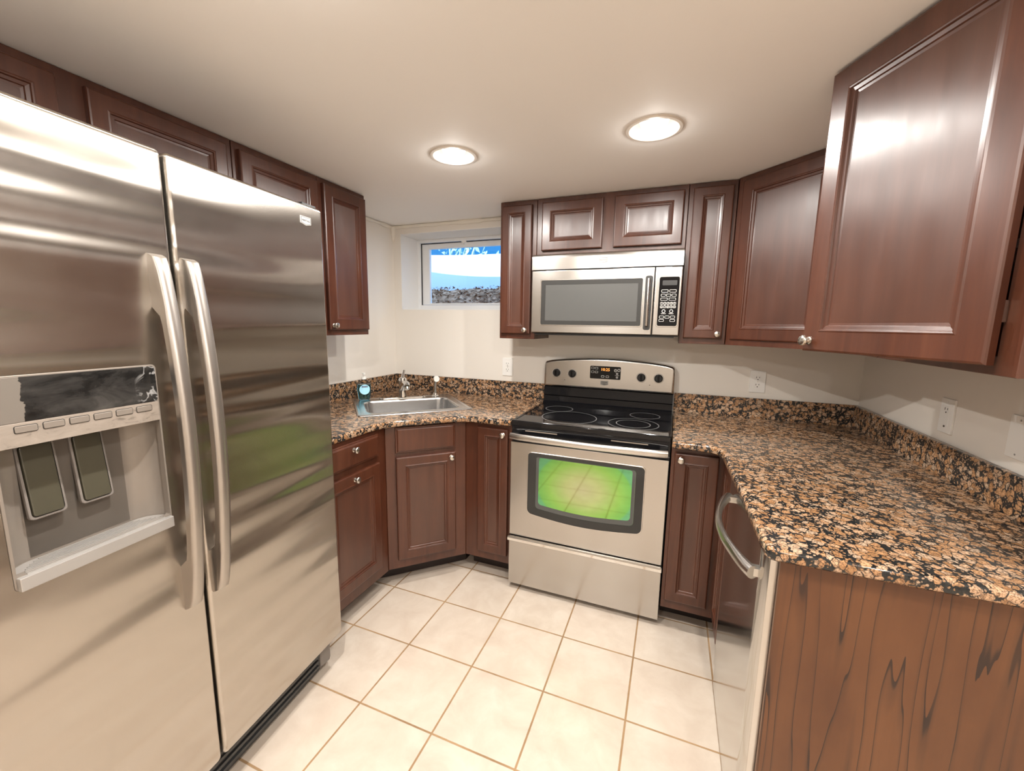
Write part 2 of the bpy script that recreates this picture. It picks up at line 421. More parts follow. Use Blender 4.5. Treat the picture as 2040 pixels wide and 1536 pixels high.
def lathe(bm, prof, seg=24, mtx=None):
    st = len(bm.verts)
    rings = []
    for r, z in prof:
        if r < 1e-6: rings.append([bm.verts.new((0, 0, z))])
        else: rings.append([bm.verts.new((r * cos(2 * pi * i / seg), r * sin(2 * pi * i / seg), z)) for i in range(seg)])
    for a, b in zip(rings, rings[1:]):
        for i in range(seg):
            j = (i + 1) % seg
            if len(a) == 1 and len(b) == 1: break
            if len(a) == 1: bm.faces.new((a[0], b[j], b[i]))
            elif len(b) == 1: bm.faces.new((a[i], a[j], b[0]))
            else: bm.faces.new((a[i], a[j], b[j], b[i]))
    if mtx:
        bm.verts.ensure_lookup_table(); bmesh.ops.transform(bm, matrix=mtx, verts=bm.verts[st:])
    return bm
TO_FRONT = Matrix.Rotation(RAD(90), 4, 'X')     # +Z -> -Y
def tube(bm, pts, rad, n=10, caps=True):
    """round bar through pts; rad one number or a list of (rx, rz) pairs"""
    rings = []; P = [Vector(p) for p in pts]
    for i, p in enumerate(P):
        t = (P[min(i + 1, len(P) - 1)] - P[max(i - 1, 0)]).normalized()
        ref = Vector((0, 0, 1)) if abs(t.z) < .9 else Vector((1, 0, 0))
        s = t.cross(ref).normalized(); u = s.cross(t)
        rr = rad[i] if isinstance(rad, list) else rad
        ra, rb_ = rr if isinstance(rr, tuple) else (rr, rr)
        rings.append([bm.verts.new(p + s * ra * cos(2 * pi * k / n) + u * rb_ * sin(2 * pi * k / n)) for k in range(n)])
    for a, b in zip(rings, rings[1:]): skin(bm, a, b)
    if caps: bm.faces.new(rings[0]); bm.faces.new(rings[-1])
    return bm
def text_bm(s, size, depth=.0006, spacing=1):
    cu = bpy.data.curves.new('lettering', 'FONT'); cu.body = s; cu.size = size; cu.extrude = depth
    cu.align_x = 'CENTER'; cu.align_y = 'CENTER'; cu.resolution_u = 2; cu.space_character = spacing
    o = bpy.data.objects.new('lettering', cu); COL.objects.link(o)
    me = bpy.data.meshes.new_from_object(o.evaluated_get(bpy.context.evaluated_depsgraph_get()))
    bm = bmesh.new(); bm.from_mesh(me)
    bpy.data.objects.remove(o); bpy.data.curves.remove(cu); bpy.data.meshes.remove(me)
    bmesh.ops.transform(bm, matrix=XZ, verts=bm.verts[:]); return bm
def add_bm(dst, src, off=(0, 0, 0)):
    me = bpy.data.meshes.new('tmp'); bmesh.ops.translate(src, vec=off, verts=src.verts[:]); src.to_mesh(me); src.free()
    dst.from_mesh(me); bpy.data.meshes.remove(me)
def copy_tree(o, parent=None):
    c = o.copy(); COL.objects.link(c)
    if parent: c.parent = parent
    for ch in o.children: copy_tree(ch, c)
    return c

# ------------------------------------------------------------------ room shell
LAMPS = [(1.028, -.947), (1.803, -.922), (1.25, -1.98), (2.02, -2.05), (3.45, -2.25), (4.75, -2.25), (5.7, -2.25), (1.30, -3.7), (2.9, -3.8), (4.8, -3.8)]  # those in the open room are added, unseen fill lamps
def room():
    x0, x1 = -.22, 7.1
    struct(link('floor', boxes((x0, YF - .1, -.06, x1, .22, 0)), 'floor_tile'))
    holes = [circle(x, y, .0835, 40) for x, y in LAMPS]
    struct(link('ceiling', slab([(x0 - 1.6, YF - .1), (x1, YF - .1), (x1, .22), (x0 - 1.6, .22)], holes, H, H + .10, .001, 1), 'ceiling_paint'))
    wx0, wx1, wz0, wz1 = .063, .90, 1.485, 2.013
    struct(link('wall_back', boxes((-1.82, 0, 0, wx0, .22, H), (wx1, 0, 0, XR + .1, .22, H), (wx0, 0, 0, wx1, .22, wz0), (wx0, 0, wz1, wx1, .22, H)), 'wall_paint'))
    struct(link('wall_left', boxes((-.22, YF, 0, 0, 0, H)), 'wall_paint'))
    struct(link('wall_right', boxes((XR, -1.60, 0, XR + .1, 0, H), (XR + .1, -1.60, 0, 7.1, -1.50, H), (7.0, YF, 0, 7.1, -1.60, H)), 'wall_paint'))
    struct(link('wall_front', boxes((-.22, YF - .1, 0, 7.1, YF, H)), 'wall_paint'))
    # painted reveal of the deep window opening
    t = .004
    struct(link('trim_1', boxes((wx0, -.001, wz0, wx0 + t, .21, wz1), (wx0, -.001, wz1 - t, wx1, .21, wz1), (wx0, -.001, wz0, wx1, .21, wz0 + t)), 'reveal_paint'))
    # rough caulk bead at the ceiling line by the window
    bm = bmesh.new(); rnd = random.Random(3)
    for pts in ([(.0 + .96 * i / 24, -.004, H - .012) for i in range(25)], [(.004, -.62 + .62 * i / 18, H - .012) for i in range(19)]):
        tube(bm, pts, [(.006 + .006 * rnd.random(), .008 + .008 * rnd.random()) for _ in pts], 7)
    tube(bm, [(.006, -.006, H - .01), (.008, -.008, H - .05), (.006, -.006, H - .085), (.003, -.003, H - .11)], [(.022, .02), (.018, .016), (.012, .012), (.004, .004)], 8)
    struct(link('trim_2', bm, 'caulk', smooth=60))
room()

def window():
    wx0, wx1, wz0, wz1 = .067, .90, 1.489, 2.009
    t = struct(bpy.data.objects.new('window_1', None)); COL.objects.link(t); t.location = (wx0, .20, wz0)
    W, Hh = wx1 - wx0, wz1 - wz0
    def ring(bm, x0, z0, x1, z1, b, y0, y1, bb=None):
        bb = bb or b
        box(bm, x0, y0, z0, x0 + b, y1, z1); box(bm, x1 - b, y0, z0, x1, y1, z1)
        box(bm, x0 + b, y0, z0, x1 - b, y1, z0 + bb); box(bm, x0 + b, y0, z1 - b, x1 - b, y1, z1)
    bm = bmesh.new(); ring(bm, 0, 0, W, Hh, .024, 0, .07, .04); link('window_frame', bm, 'vinyl', t, bevel=.002)
    bm = bmesh.new(); a, b, c, d = .027, .043, W - .027, Hh - .03
    box(bm, a, .022, b, a + .062, .055, d); box(bm, c - .062, .022, b, c, .055, d)
    box(bm, a + .062, .022, b, c - .062, .055, b + .012); box(bm, a + .062, .022, d - .036, c - .062, .055, d)
    sash = link('window_sash', bm, 'vinyl', t, bevel=.002)
    link('window_pane', boxes((.080, .038, .05, W - .080, .041, Hh - .060)), 'window_glass', sash)
    bm = bmesh.new(); box(bm, -.018, -.012, -.006, .018, .012, .006); tube(bm, [(0, -.012, 0), (.003, -.018, -.008), (.006, -.02, -.02)], .004, 8)
    link('window_latch', bm, 'white_plastic', t, (W * .47, .016, Hh - .028), bevel=.001)
    link('gasket', boxes((.0245, .014, .04, .027, .03, Hh - .026), (.0245, .014, Hh - .0295, W - .0245, .03, Hh - .0265)), 'gasket', t)
window()

def outside():
    rnd = random.Random(5)
    struct(link('ground', boxes((-1.82, .225, -.06, 3.0, 1.12, 1.395), (-3.5, 1.125, -.06, 3.0, 5, 1.895)), 'leaf_litter'))
    # bank of dead leaves and soil against the glass
    bm = bmesh.new(); nx, ny = 44, 20; g = []
    for j in range(ny):
        row = []
        for i in range(nx):
            x = -.35 + 1.75 * i / (nx - 1); y = .30 + .56 * j / (ny - 1)
            z = 1.50 + .20 * (j / (ny - 1)) + .05 * max(0, (x - .3)) * (j / ny) + rnd.uniform(-.014, .016)
            row.append(bm.verts.new((x, y, z)))
        g.append(row)
    for j in range(ny - 1):
        for i in range(nx - 1): bm.faces.new((g[j][i], g[j][i + 1], g[j + 1][i + 1], g[j + 1][i]))
    for k in range(900):
        x = rnd.uniform(-.3, 1.35); f = rnd.random(); y = .32 + .58 * f
        z = 1.515 + .20 * f + .05 * max(0, x - .3) * f + rnd.uniform(0, .02); a = rnd.uniform(0, 6.3); s = rnd.uniform(.008, .018)
        d = Vector((cos(a), sin(a), rnd.uniform(-.6, .9))) * s; e = Vector((-sin(a), cos(a), rnd.uniform(-.4, .6))) * s * .6
        p = Vector((x, y, z)); bm.faces.new([bm.verts.new(q) for q in (p - d, p + e, p + d, p - e)])
    # closed underside so the bank has depth
    o = link('leaf_litter', bm, 'leaf_litter', recalc=False); o['kind'] = 'stuff'
    tag(o, 'brown dead leaves and soil heaped outside against the small window', 'leaves')
    # curved white liner of the window well
    bm = bmesh.new(); A = [(.45 + 1.25 * sin(a), .42 + .62 * cos(a)) for a in (RAD(-88 + 176 * i / 40) for i in range(41))]
    B = [(.45 + 1.29 * sin(a), .42 + .66 * cos(a)) for a in (RAD(-88 + 176 * i / 40) for i in range(41))]
    zt = 2.03
    a0, a1, b0, b1 = (loop(bm, [(x, y, z) for x, y in q]) for q, z in ((A, 1.40), (A, zt), (B, 1.40), (B, zt)))
    skin(bm, a0, a1, False); skin(bm, b0, b1, False); skin(bm, a1, b1, False); skin(bm, a0, b0, False)
    o = link('window_well', bm, 'snow', smooth=40); tag(o, 'curved white window well wall seen outside through the small window', 'window well')
    # pale bush against the sky
    bm = bmesh.new()
    for k in range(26):
        x = rnd.uniform(-2.6, .2); y = rnd.uniform(3.0, 4.2); z = 1.9; pts = []; d = Vector((rnd.uniform(-.5, .5), rnd.uniform(-.2, .2), 1)).normalized()
        p = Vector((x, y, z))
        for s in range(7): pts.append(tuple(p)); p = p + d * .38; d = (d + Vector((rnd.uniform(-.3, .3), rnd.uniform(-.2, .2), 0))).normalized()
        tube(bm, pts, [(.02 - .0025 * s,) * 2 for s in range(7)], 5)
        for s in range(46):
            q = Vector(pts[rnd.randrange(1, 7)]) + Vector((rnd.gauss(0, .16), rnd.gauss(0, .12), rnd.gauss(0, .16))); a = rnd.uniform(0, 6.3); l = rnd.uniform(.03, .07)
            u = Vector((cos(a), rnd.uniform(-.5, .5), sin(a))) * l; v = Vector((-sin(a), .2, cos(a))) * l * .5
            bm.faces.new([bm.verts.new(c) for c in (q - u, q + v, q + u, q - v)])
    o = link('bush', bm, 'frost_foliage', recalc=False); tag(o, 'pale leafy bush against the blue sky outside the small window', 'bush')
outside()

# ------------------------------------------------------------------ recessed ceiling lamps
def downlight(x, y, label, down=0, glow=0):
    t = thing('recessed_light', label, 'ceiling light', (x, y, H), 0, 'recessed ceiling lights')
    bm = bmesh.new(); lathe(bm, [(.080, .004), (.080, -.003), (.084, -.006), (.094, -.005), (.0985, -.001), (.0985, .0005), (.084, .0005)], 48)
    link('trim_ring', bm, 'lamp_trim', t, smooth=30)
    bm = bmesh.new(); lathe(bm, [(.0815, -.003), (.079, .004), (.070, .022), (.052, .042), (.045, .045), (.045, .05), (.056, .05), (.0815, .012)], 48)
    link('reflector', bm, 'lamp_reflector', t, smooth=30)
    bm = bmesh.new(); lathe(bm, [(.0, -.004), (.018, -.003), (.034, .002), (.045, .012), (.050, .026), (.044, .046), (.0, .047)], 32)
    link('bulb', bm, 'lamp_glow', t, smooth=60)
    for kind, wt, z in (('AREA', down, -.0065), ('POINT', glow, -.03)):
        ld = bpy.data.lights.new('lamp', kind); ld.energy = wt; ld.color = WARM
        if kind == 'AREA': ld.shape = 'DISK'; ld.size = .045
        else: ld.shadow_soft_size = .022
        lo = bpy.data.objects.new('lamp', ld); COL.objects.link(lo); lo.parent = t; lo.location = (0, 0, z)
    return t
LAMP_LABELS = ['recessed round ceiling light near the window, smaller of the two visible', 'recessed round ceiling light above the range, larger of the two visible',
    'recessed round ceiling light out of view above the floor by the refrigerator', 'recessed round ceiling light out of view near the camera']
LAMP_LABELS += ['recessed round ceiling light out of view in the open room beyond the dishwasher'] * 6  # unseen lamps added for fill light
for (x, y), lab in zip(LAMPS, LAMP_LABELS): downlight(x, y, lab, DOWN_W * (1.5 if -2 < y < -1.5 else 1), GLOW_W if y > -1.5 else ROOM_W * (.35 if x < 2.5 and y > -3 else 1))

# ------------------------------------------------------------------ cabinet kit (local frame: width +X, front -Y, up +Z)
def knob(parent, x, y, z):
    bm = bmesh.new()
    lathe(bm, [(0, 0), (.0105, 0), (.011, .002), (.0075, .004), (.0055, .010), (.0065, .013), (.0125, .0155), (.0150, .0185), (.0150, .0205), (.0135, .0235), (.012, .0245), (.007, .0262), (0, .0268)], 24, TO_FRONT)
    return link('knob', bm, 'satin_nickel', parent, (x, y, z), smooth=35)
def door(parent, x, z, wd, ht, fw=.052, kx=None, kz=None, y=0.0, rotz=0, name='door'):
    t = .020
    prof = [(0, 0), (0, -t + .005), (.002, -t + .0015), (.006, -t), (fw - .004, -t), (fw, -t - .0015), (fw + .003, -t - .0005), (fw + .005, -t + .004),
            (fw + .013, -t + .006), (fw + .015, -t + .0095), (fw + .021, -t + .0105)]
    bm = bmesh.new()
    rings = [loop(bm, [(o, yy, o), (wd - o, yy, o), (wd - o, yy, ht - o), (o, yy, ht - o)]) for o, yy in prof]
    for a, b in zip(rings, rings[1:]): skin(bm, a, b)
    bi = loop(bm, [(.02, 0, .02), (wd - .02, 0, .02), (wd - .02, 0, ht - .02), (.02, 0, ht - .02)]); skin(bm, rings[0], bi)
    d = link(name, bm, 'cherry', parent, (x, y, z), (0, 0, rotz))
    i = fw + .0195
    link('door_panel', boxes((i, -t + .0105, i, wd - i, -.003, ht - i)), 'cherry_panel', d)
    if kx is not None: knob(d, kx, -t - .0002, kz)
    return d
def drawer(parent, x, z, wd, ht, kx=None, kz=None, y=0.0, nm='drawer'):
    prof = [(0, 0), (0, -.011), (.002, -.013), (.007, -.0135), (.009, -.017), (.013, -.0195), (.017, -.020)]
    bm = bmesh.new(); rings = [loop(bm, [(o, yy, o), (wd - o, yy, o), (wd - o, yy, ht - o), (o, yy, ht - o)]) for o, yy in prof]
    for a, b in zip(rings, rings[1:]): skin(bm, a, b)
    bm.faces.new(rings[0]); bm.faces.new(rings[-1])
    d = link(nm, bm, 'cherry', parent, (x, y, z))
    if kx is not None: knob(d, kx, -.0202, kz)
    return d
def frame(parent, x0, z0, x1, z1, openings, th=.019):
    """face frame with real openings, front at y=0"""
    bm = slab([(x0, z0), (x1, z0), (x1, z1), (x0, z1)], [[(a, c), (a, d), (b, d), (b, c)] for a, c, b, d in openings], -th, 0, .0012, 1, mtx=XZ)
    return link('face_frame', bm, 'cherry', parent)
def carcass(parent, w_, d_, z0, z1, x0=.0008):
    a, b, t = x0, w_ - x0, .016
    bm = boxes((a, .019, z0, a + t, d_, z1), (b - t, .019, z0, b, d_, z1), (a + t, .019, z0, b - t, d_, z0 + t), (a + t, .019, z1 - t, b - t, d_, z1), (a + t, d_ - .006, z0 + t, b - t, d_, z1 - t))
    return link('carcass', bm, 'cherry', parent)
def shelf(parent, w_, d_, z): return link('shelf', boxes((.02, .03, z, w_ - .02, d_ - .008, z + .018)), 'cabinet_inside', parent)
def wall_cab(label, loc, rotz, w_, z0, z1, doors, d_=.283, group='wall cabinets', shelves=()):
    t = thing('wall_cabinet', label, 'cabinet', (*loc, z0), rotz, group)
    hh = z1 - z0
    carcass(t, w_, d_, 0, hh)
    ops = [(x + .012, z - z0 + .012, x + a - .012, z - z0 + b - .012) for x, z, a, b, *_ in doors]
    frame(t, .0008, 0, w_ - .0008, hh, ops)
    for x, z, a, b, fw, kx, kz in doors: door(t, x, z - z0, a, b, fw, kx, kz)
    for s in shelves: shelf(t, w_, d_, s)
    return t
TOP = H - .002
# back wall uppers (front face y=-.284)
YU = -.284
wall_cab('narrow dark cherry wall cabinet between the window and the microwave', (.957, YU), 0, .218, 1.312, TOP, [(.014, 1.341, .179, .703, .042, .150, .022)], shelves=(.35,))
wall_cab('short dark cherry cabinet with two doors above the microwave', (RX, YU), 0, .762, 1.767, TOP, [(.031, 1.794, .327, .251, .050, None, None), (.417, 1.794, .327, .251, .050, None, None)])
wall_cab('narrow dark cherry wall cabinet just right of the microwave', (1.939, YU), 0, .209, 1.312, TOP, [(.020, 1.340, .172, .707, .042, .150, .022)], shelves=(.35,))
# left wall uppers (front face x=.296, local +X runs along +Y)
XU = .2965
def left_cab(label, y_near, y_far, z0, doors, **k):
    return wall_cab(label, (XU, y_near), RAD(90), y_far - y_near, z0, TOP, doors, .290, **k)
left_cab('tall dark cherry wall cabinet on the left wall beside the window', -.955, -.634, 1.324, [(.022, 1.352, .287, .695, .052, .024, .022)], shelves=(.35,))
left_cab('short single-door cherry cabinet above the right side of the refrigerator', -1.362, -.957, 1.80, [(.020, 1.822, .372, .222, .048, None, None)])
left_cab('wide two-door cherry cabinet above the refrigerator at the left edge', -2.29, -1.364, 1.80, [(.022, 1.822, .418, .222, .048, None, None), (.502, 1.822, .398, .222, .048, None, None)])
# diagonal corner upper
def corner_upper():
    t = thing('wall_cabinet', 'diagonal dark cherry corner wall cabinet partly behind the open door', 'cabinet', (2.149, YU, 1.312), RAD(-45), 'wall cabinets')
    L = .474; hh = TOP - 1.312
    inv = Matrix.Translation((2.149, YU, 0)) @ Matrix.Rotation(RAD(-45), 4, 'Z'); inv.invert()
    pts = [(2.163, -.298), (2.4705, -.6055), (2.803, -.619), (2.803, -.002), (2.150, -.002), (2.150, -.285)]
    pts = [(2.150, -.002), (2.150, -.2985), (2.4705, -.6185), (2.803, -.6185), (2.803, -.002)]
    lp = [tuple((inv @ Vector((x, y, 0)))[:2]) for x, y in pts]
    bm = bmesh.new(); prism(bm, lp, 0, hh); link('carcass', bm, 'cherry', t)
    frame(t, 0, 0, L - .0, hh, [])
    door(t, .036, .026, .400, .711, .052, .372, .026)
    return t
corner_upper()
# right wall uppers (front face x=2.484, local +X runs along -Y)
wall_cab('dark cherry wall cabinet on the right wall hidden behind the open door', (2.484, -.622), RAD(-90), .375, 1.312, TOP, [(.020, 1.340, .336, .705, .052, .030, .022)], .319)
def open_cab():
    t = thing('wall_cabinet', 'large dark cherry wall cabinet at right with its wide door standing open', 'cabinet', (2.484, -1.0, 1.312), RAD(-90), 'wall cabinets')
    W, hh = .535, TOP - 1.312
    carcass(t, W, .319, 0, hh); frame(t, .0008, 0, W - .0008, hh, [(.045, .035, W - .055, hh - .035)])
    shelf(t, W, .319, .24); shelf(t, W, .319, .49)
    # door hinged on the near side; placed by its free lower corner, swung 25 degrees
    d = door(t, .4845 - .448 * cos(RAD(25)) + .020 * sin(RAD(25)), .019, .448, .733, .058, .026, .030, y=-.010 - .448 * sin(RAD(25)), rotz=RAD(25))
    bm = bmesh.new(); box(bm, .435, -.0012, .08, .447, .010, .12); link('hinge', bm, 'satin_nickel', d)
    bm = bmesh.new(); box(bm, .435, -.0012, .62, .447, .010, .66); link('hinge', bm, 'satin_nickel', d)
    return t
open_cab()

# ------------------------------------------------------------------ base cabinets
ZB = .8775
def toe(parent, pts, name='toe_kick'):
    bm = bmesh.new(); prism(bm, pts, 0, .101); return link(name, bm, 'toe_dark', parent)
def base_left():
    W = .45; t = thing('base_cabinet', 'dark cherry base cabinet with drawer beside the refrigerator', 'cabinet', (.602, -1.353, 0), RAD(90), 'base cabinets')
    link('carcass', boxes((.001, .0, .10, W - .001, .60, ZB)), 'cherry', t, bevel=.0012)
    toe(t, [(.001, .10), (W - .001, .10), (W - .001, .595), (.001, .595)])
    drawer(t, .045, .748, .342, .112, .171, .080)
    door(t, .045, .165, .342, .550, .050, .171, .524)
base_left()
def sink_base():
    O = Vector((.60, -.90)); t = thing('base_cabinet', 'diagonal cherry sink base cabinet in the corner under the sink', 'cabinet', (*O, 0), RAD(45), 'base cabinets')
    inv = (Matrix.Translation((*O, 0)) @ Matrix.Rotation(RAD(45), 4, 'Z')).inverted()
    loc = lambda q: [tuple((inv @ Vector((x, y, 0)))[:2]) for x, y in q]
    bm = bmesh.new(); outer = loc([(.602, -.8985), (.8985, -.602), (.8985, -.002), (.002, -.002), (.002, -.8985)])
    # open box so that the sink bowl hangs inside it
    inn = loc([(.594, -.880), (.880, -.594), (.880, -.018), (.018, -.018), (.018, -.880)])
    a, b, c, d = (loop(bm, [(x, y, z) for x, y in q]) for q, z in ((outer, .10), (outer, ZB), (inn, ZB), (inn, .12)))
    skin(bm, a, b); skin(bm, b, c); skin(bm, c, d); bm.faces.new(a); bm.faces.new(d)
    link('carcass', bm, 'cherry', t, bevel=.0012)
    toe(t, loc([(.470, -.885), (.850, -.505), (.850, -.02), (.02, -.02), (.02, -.885)]))
    drawer(t, .050, .735, .312, .135, nm='false_drawer')
    door(t, .050, .152, .312, .562, .048, .287, .536)
sink_base()
def base_narrow():
    t = thing('base_cabinet', 'narrow dark cherry base cabinet left of the range', 'cabinet', (.900, -.60, 0), 0, 'base cabinets'); W = .273
    link('carcass', boxes((0, 0, .10, W, .598, ZB)), 'cherry', t, bevel=.0012)
    toe(t, [(.0, .10), (W, .10), (W, .595), (.0, .595)])
    door(t, .077, .150, .176, .704, .044, .150, .676)
base_narrow()
def base_corner():
    t = thing('base_cabinet', 'dark cherry corner base cabinet right of the range with folding door', 'cabinet', (1.942, -.64, 0), 0, 'base cabinets')
    q = [(0, 0), (.228, 0), (.228, -.243), (.858, -.243), (.858, .638), (0, .638)]
    bm = bmesh.new(); prism(bm, q, .10, ZB); link('carcass', bm, 'cherry', t, bevel=.0012)
    toe(t, [(0, .115), (.30, .115), (.30, -.243), (.85, -.243), (.85, .63), (0, .63)])
    door(t, .014, .148, .176, .702, .044, .026, .676)
    door(t, .228, .148, .204, .702, .044, y=-.026, rotz=RAD(-90), name='door')
base_corner()
def end_panel():
    o = link('end_panel', boxes((2.176, -1.508, 0, 2.790, -1.494, ZB)), 'veneer', bevel=.001)
    tag(o, 'reddish brown wood veneer end panel under the near worktop end', 'panel')
end_panel()

# ------------------------------------------------------------------ worktops
U = lambda u, v: ((u + v) / math.sqrt(2), (u - v) / math.sqrt(2))       # u along the diagonal front, v towards the room
SU0, SU1, SV0, SV1 = -.333, .292, .430, .945
def counters():
    t = thing('countertop', 'brown speckled granite worktop with backsplash around the corner sink', 'worktop')
    arc = [(.615, -1.362), (.616, -1.05), (.620, -.985), (.634, -.935), (.662, -.890), (.865, -.687), (.906, -.657), (.950, -.642), (1.02, -.637), (1.173, -.636)]
    out = [(.002, -.002), (.002, -1.362)] + arc + [(1.173, -.002)]
    hole = [U(*p) for p in rrect(SU0 + .022, SV0 + .022, SU1 - .022, SV1 - .022, .03)]
    link('slab', slab(out, [hole], ZB + .001, ZC, .012, 4, .006), 'granite', t, smooth=50)
    link('backsplash', slab([(.002, -1.362), (.022, -1.362), (.022, -.0225), (.002, -.0225)], [], ZC + .0005, 1.0185, .003, 2), 'granite', t)
    link('backsplash', slab([(.002, -.022), (1.173, -.022), (1.173, -.002), (.002, -.002)], [], ZC + .0005, 1.0185, .003, 2), 'granite', t)
    t = thing('countertop', 'brown speckled granite worktop running from the range over the dishwasher', 'worktop')
    out = [(1.941, -.002), (1.941, -.700), (2.050, -.699), (2.085, -.704), (2.110, -.722), (2.124, -.755), (2.128, -.80), (2.136, -1.15), (2.142, -1.510), (2.150, -1.522), (2.162, -1.526), (2.80, -1.526), (2.80, -.002)]
    link('slab', slab(out, [], ZB + .001, ZC, .012, 4, .006), 'granite', t, smooth=50)
    link('backsplash', slab([(1.941, -.022), (2.7795, -.022), (2.7795, -.002), (1.941, -.002)], [], ZC + .0005, 1.0185, .003, 2), 'granite', t)
    link('backsplash', slab([(2.780, -1.526), (2.803, -1.526), (2.803, -.002), (2.780, -.002)], [], ZC + .0005, 1.0185, .004, 2), 'granite', t)
counters()

# ------------------------------------------------------------------ sink, faucet, sprayer, soap
def sink():
    t = thing('sink', 'stainless steel drop-in sink with one bowl in the corner worktop', 'sink', (0, 0, ZC + .0005))
    bm = bmesh.new()
    def ring(u0, v0, u1, v1, r, z): return loop(bm, [(*U(*p), z) for p in rrect(u0, v0, u1, v1, r, 6)])
    B = (SU0 + .058, SV0 + .105, SU1 - .058, SV1 - .052)
    def inset(b, d): return (b[0] + d, b[1] + d, b[2] - d, b[3] - d)
    R_ = [ring(SU0, SV0, SU1, SV1, .018, 0), ring(*inset((SU0, SV0, SU1, SV1), .003), .017, .004), ring(*inset((SU0, SV0, SU1, SV1), .010), .014, .0055), ring(*inset((SU0, SV0, SU1, SV1), .016), .012, .0035), ring(*inset((SU0, SV0, SU1, SV1), .024), .012, .003),
          ring(*inset(B, -.006), .066, .004), ring(*B, .06, .002), ring(*inset(B, .004), .057, -.008), ring(*inset(B, .012), .055, -.12), ring(*inset(B, .02), .052, -.148), ring(*inset(B, .05), .04, -.160)]
    for a, b in zip(R_, R_[1:]): skin(bm, a, b)
    bm.faces.new(R_[-1])
    link('basin', bm, 'steel_sink', t, smooth=50)
    bm = bmesh.new(); lathe(bm, [(.0, .003), (.028, .003), (.034, .006), (.042, .004), (.044, .001)], 28)
    x, y = U((SU0 + SU1) / 2, .72); link('drain', bm, 'chrome', t, (x, y, -.160), smooth=40)
sink()
ZS = ZC + .0047
def faucet():
    x, y = U(-.030, .484); t = thing('faucet', 'chrome single-lever faucet on the back rim of the sink', 'faucet', (x, y, ZS), RAD(45)); t.scale = (1.18, 1.10, 1.0)
    # local -Y towards the room
    bm = bmesh.new(); pts = []
    bm2 = slab([(a * 1.0, b) for a, b in rrect(-.125, -.026, .125, .026, .0255, 6)], [], .0, .009, .006, 3); link('escutcheon', bm2, 'chrome', t, smooth=50)
    bm = bmesh.new(); lathe(bm, [(.026, .009), (.025, .02), (.021, .05), (.020, .09), (.0215, .10), (.022, .118), (.017, .130), (.0, .135)], 28); link('body', bm, 'chrome', t, smooth=50)
    bm = bmesh.new(); tube(bm, [(0, -.008, .070), (0, -.05, .095), (0, -.10, .112), (0, -.135, .112), (0, -.150, .100)], [(.020, .026), (.0185, .020), (.0175, .0155), (.0165, .0145), (.0145, .013)], 16); link('spout', bm, 'chrome', t, smooth=50)
    bm = bmesh.new(); lathe(bm, [(.0125, 0), (.0125, -.014), (.010, -.016), (.0, -.016)], 20); link('aerator', bm, 'satin_nickel', t, (0, -.150, .094), (RAD(-30), 0, 0), smooth=40)
    bm = bmesh.new(); tube(bm, [(0, .004, .128), (.004, .014, .145), (.010, .024, .162), (.014, .030, .176)], [(.010, .008), (.008, .006), (.007, .0045), (.0075, .004)], 12); link('lever', bm, 'chrome', t, smooth=50)
faucet()
def sprayer():
    x, y = U(.182, .474); t = thing('side_sprayer', 'slim chrome side sprayer standing right of the faucet', 'sprayer', (x, y, ZS), RAD(45))
    bm = bmesh.new(); lathe(bm, [(.0, 0), (.026, 0), (.026, .004), (.018, .008), (.014, .022), (.0, .022)], 24); link('base', bm, 'chrome', t, smooth=40)
    bm = bmesh.new(); tube(bm, [(0, 0, .020), (.001, 0, .06), (.003, -.002, .095), (.005, -.006, .112)], [(.0095,) * 2, (.0105,) * 2, (.0115,) * 2, (.013,) * 2], 14); link('wand', bm, 'satin_nickel', t, smooth=50)
    bm = bmesh.new(); lathe(bm, [(.0, -.010), (.014, -.010), (.018, .0), (.0195, .016), (.0175, .020), (.0, .019)], 24, TO_FRONT); link('spray_head', bm, 'white_plastic', t, (.006, -.004, .118), (RAD(12), 0, 0), smooth=40)
sprayer()
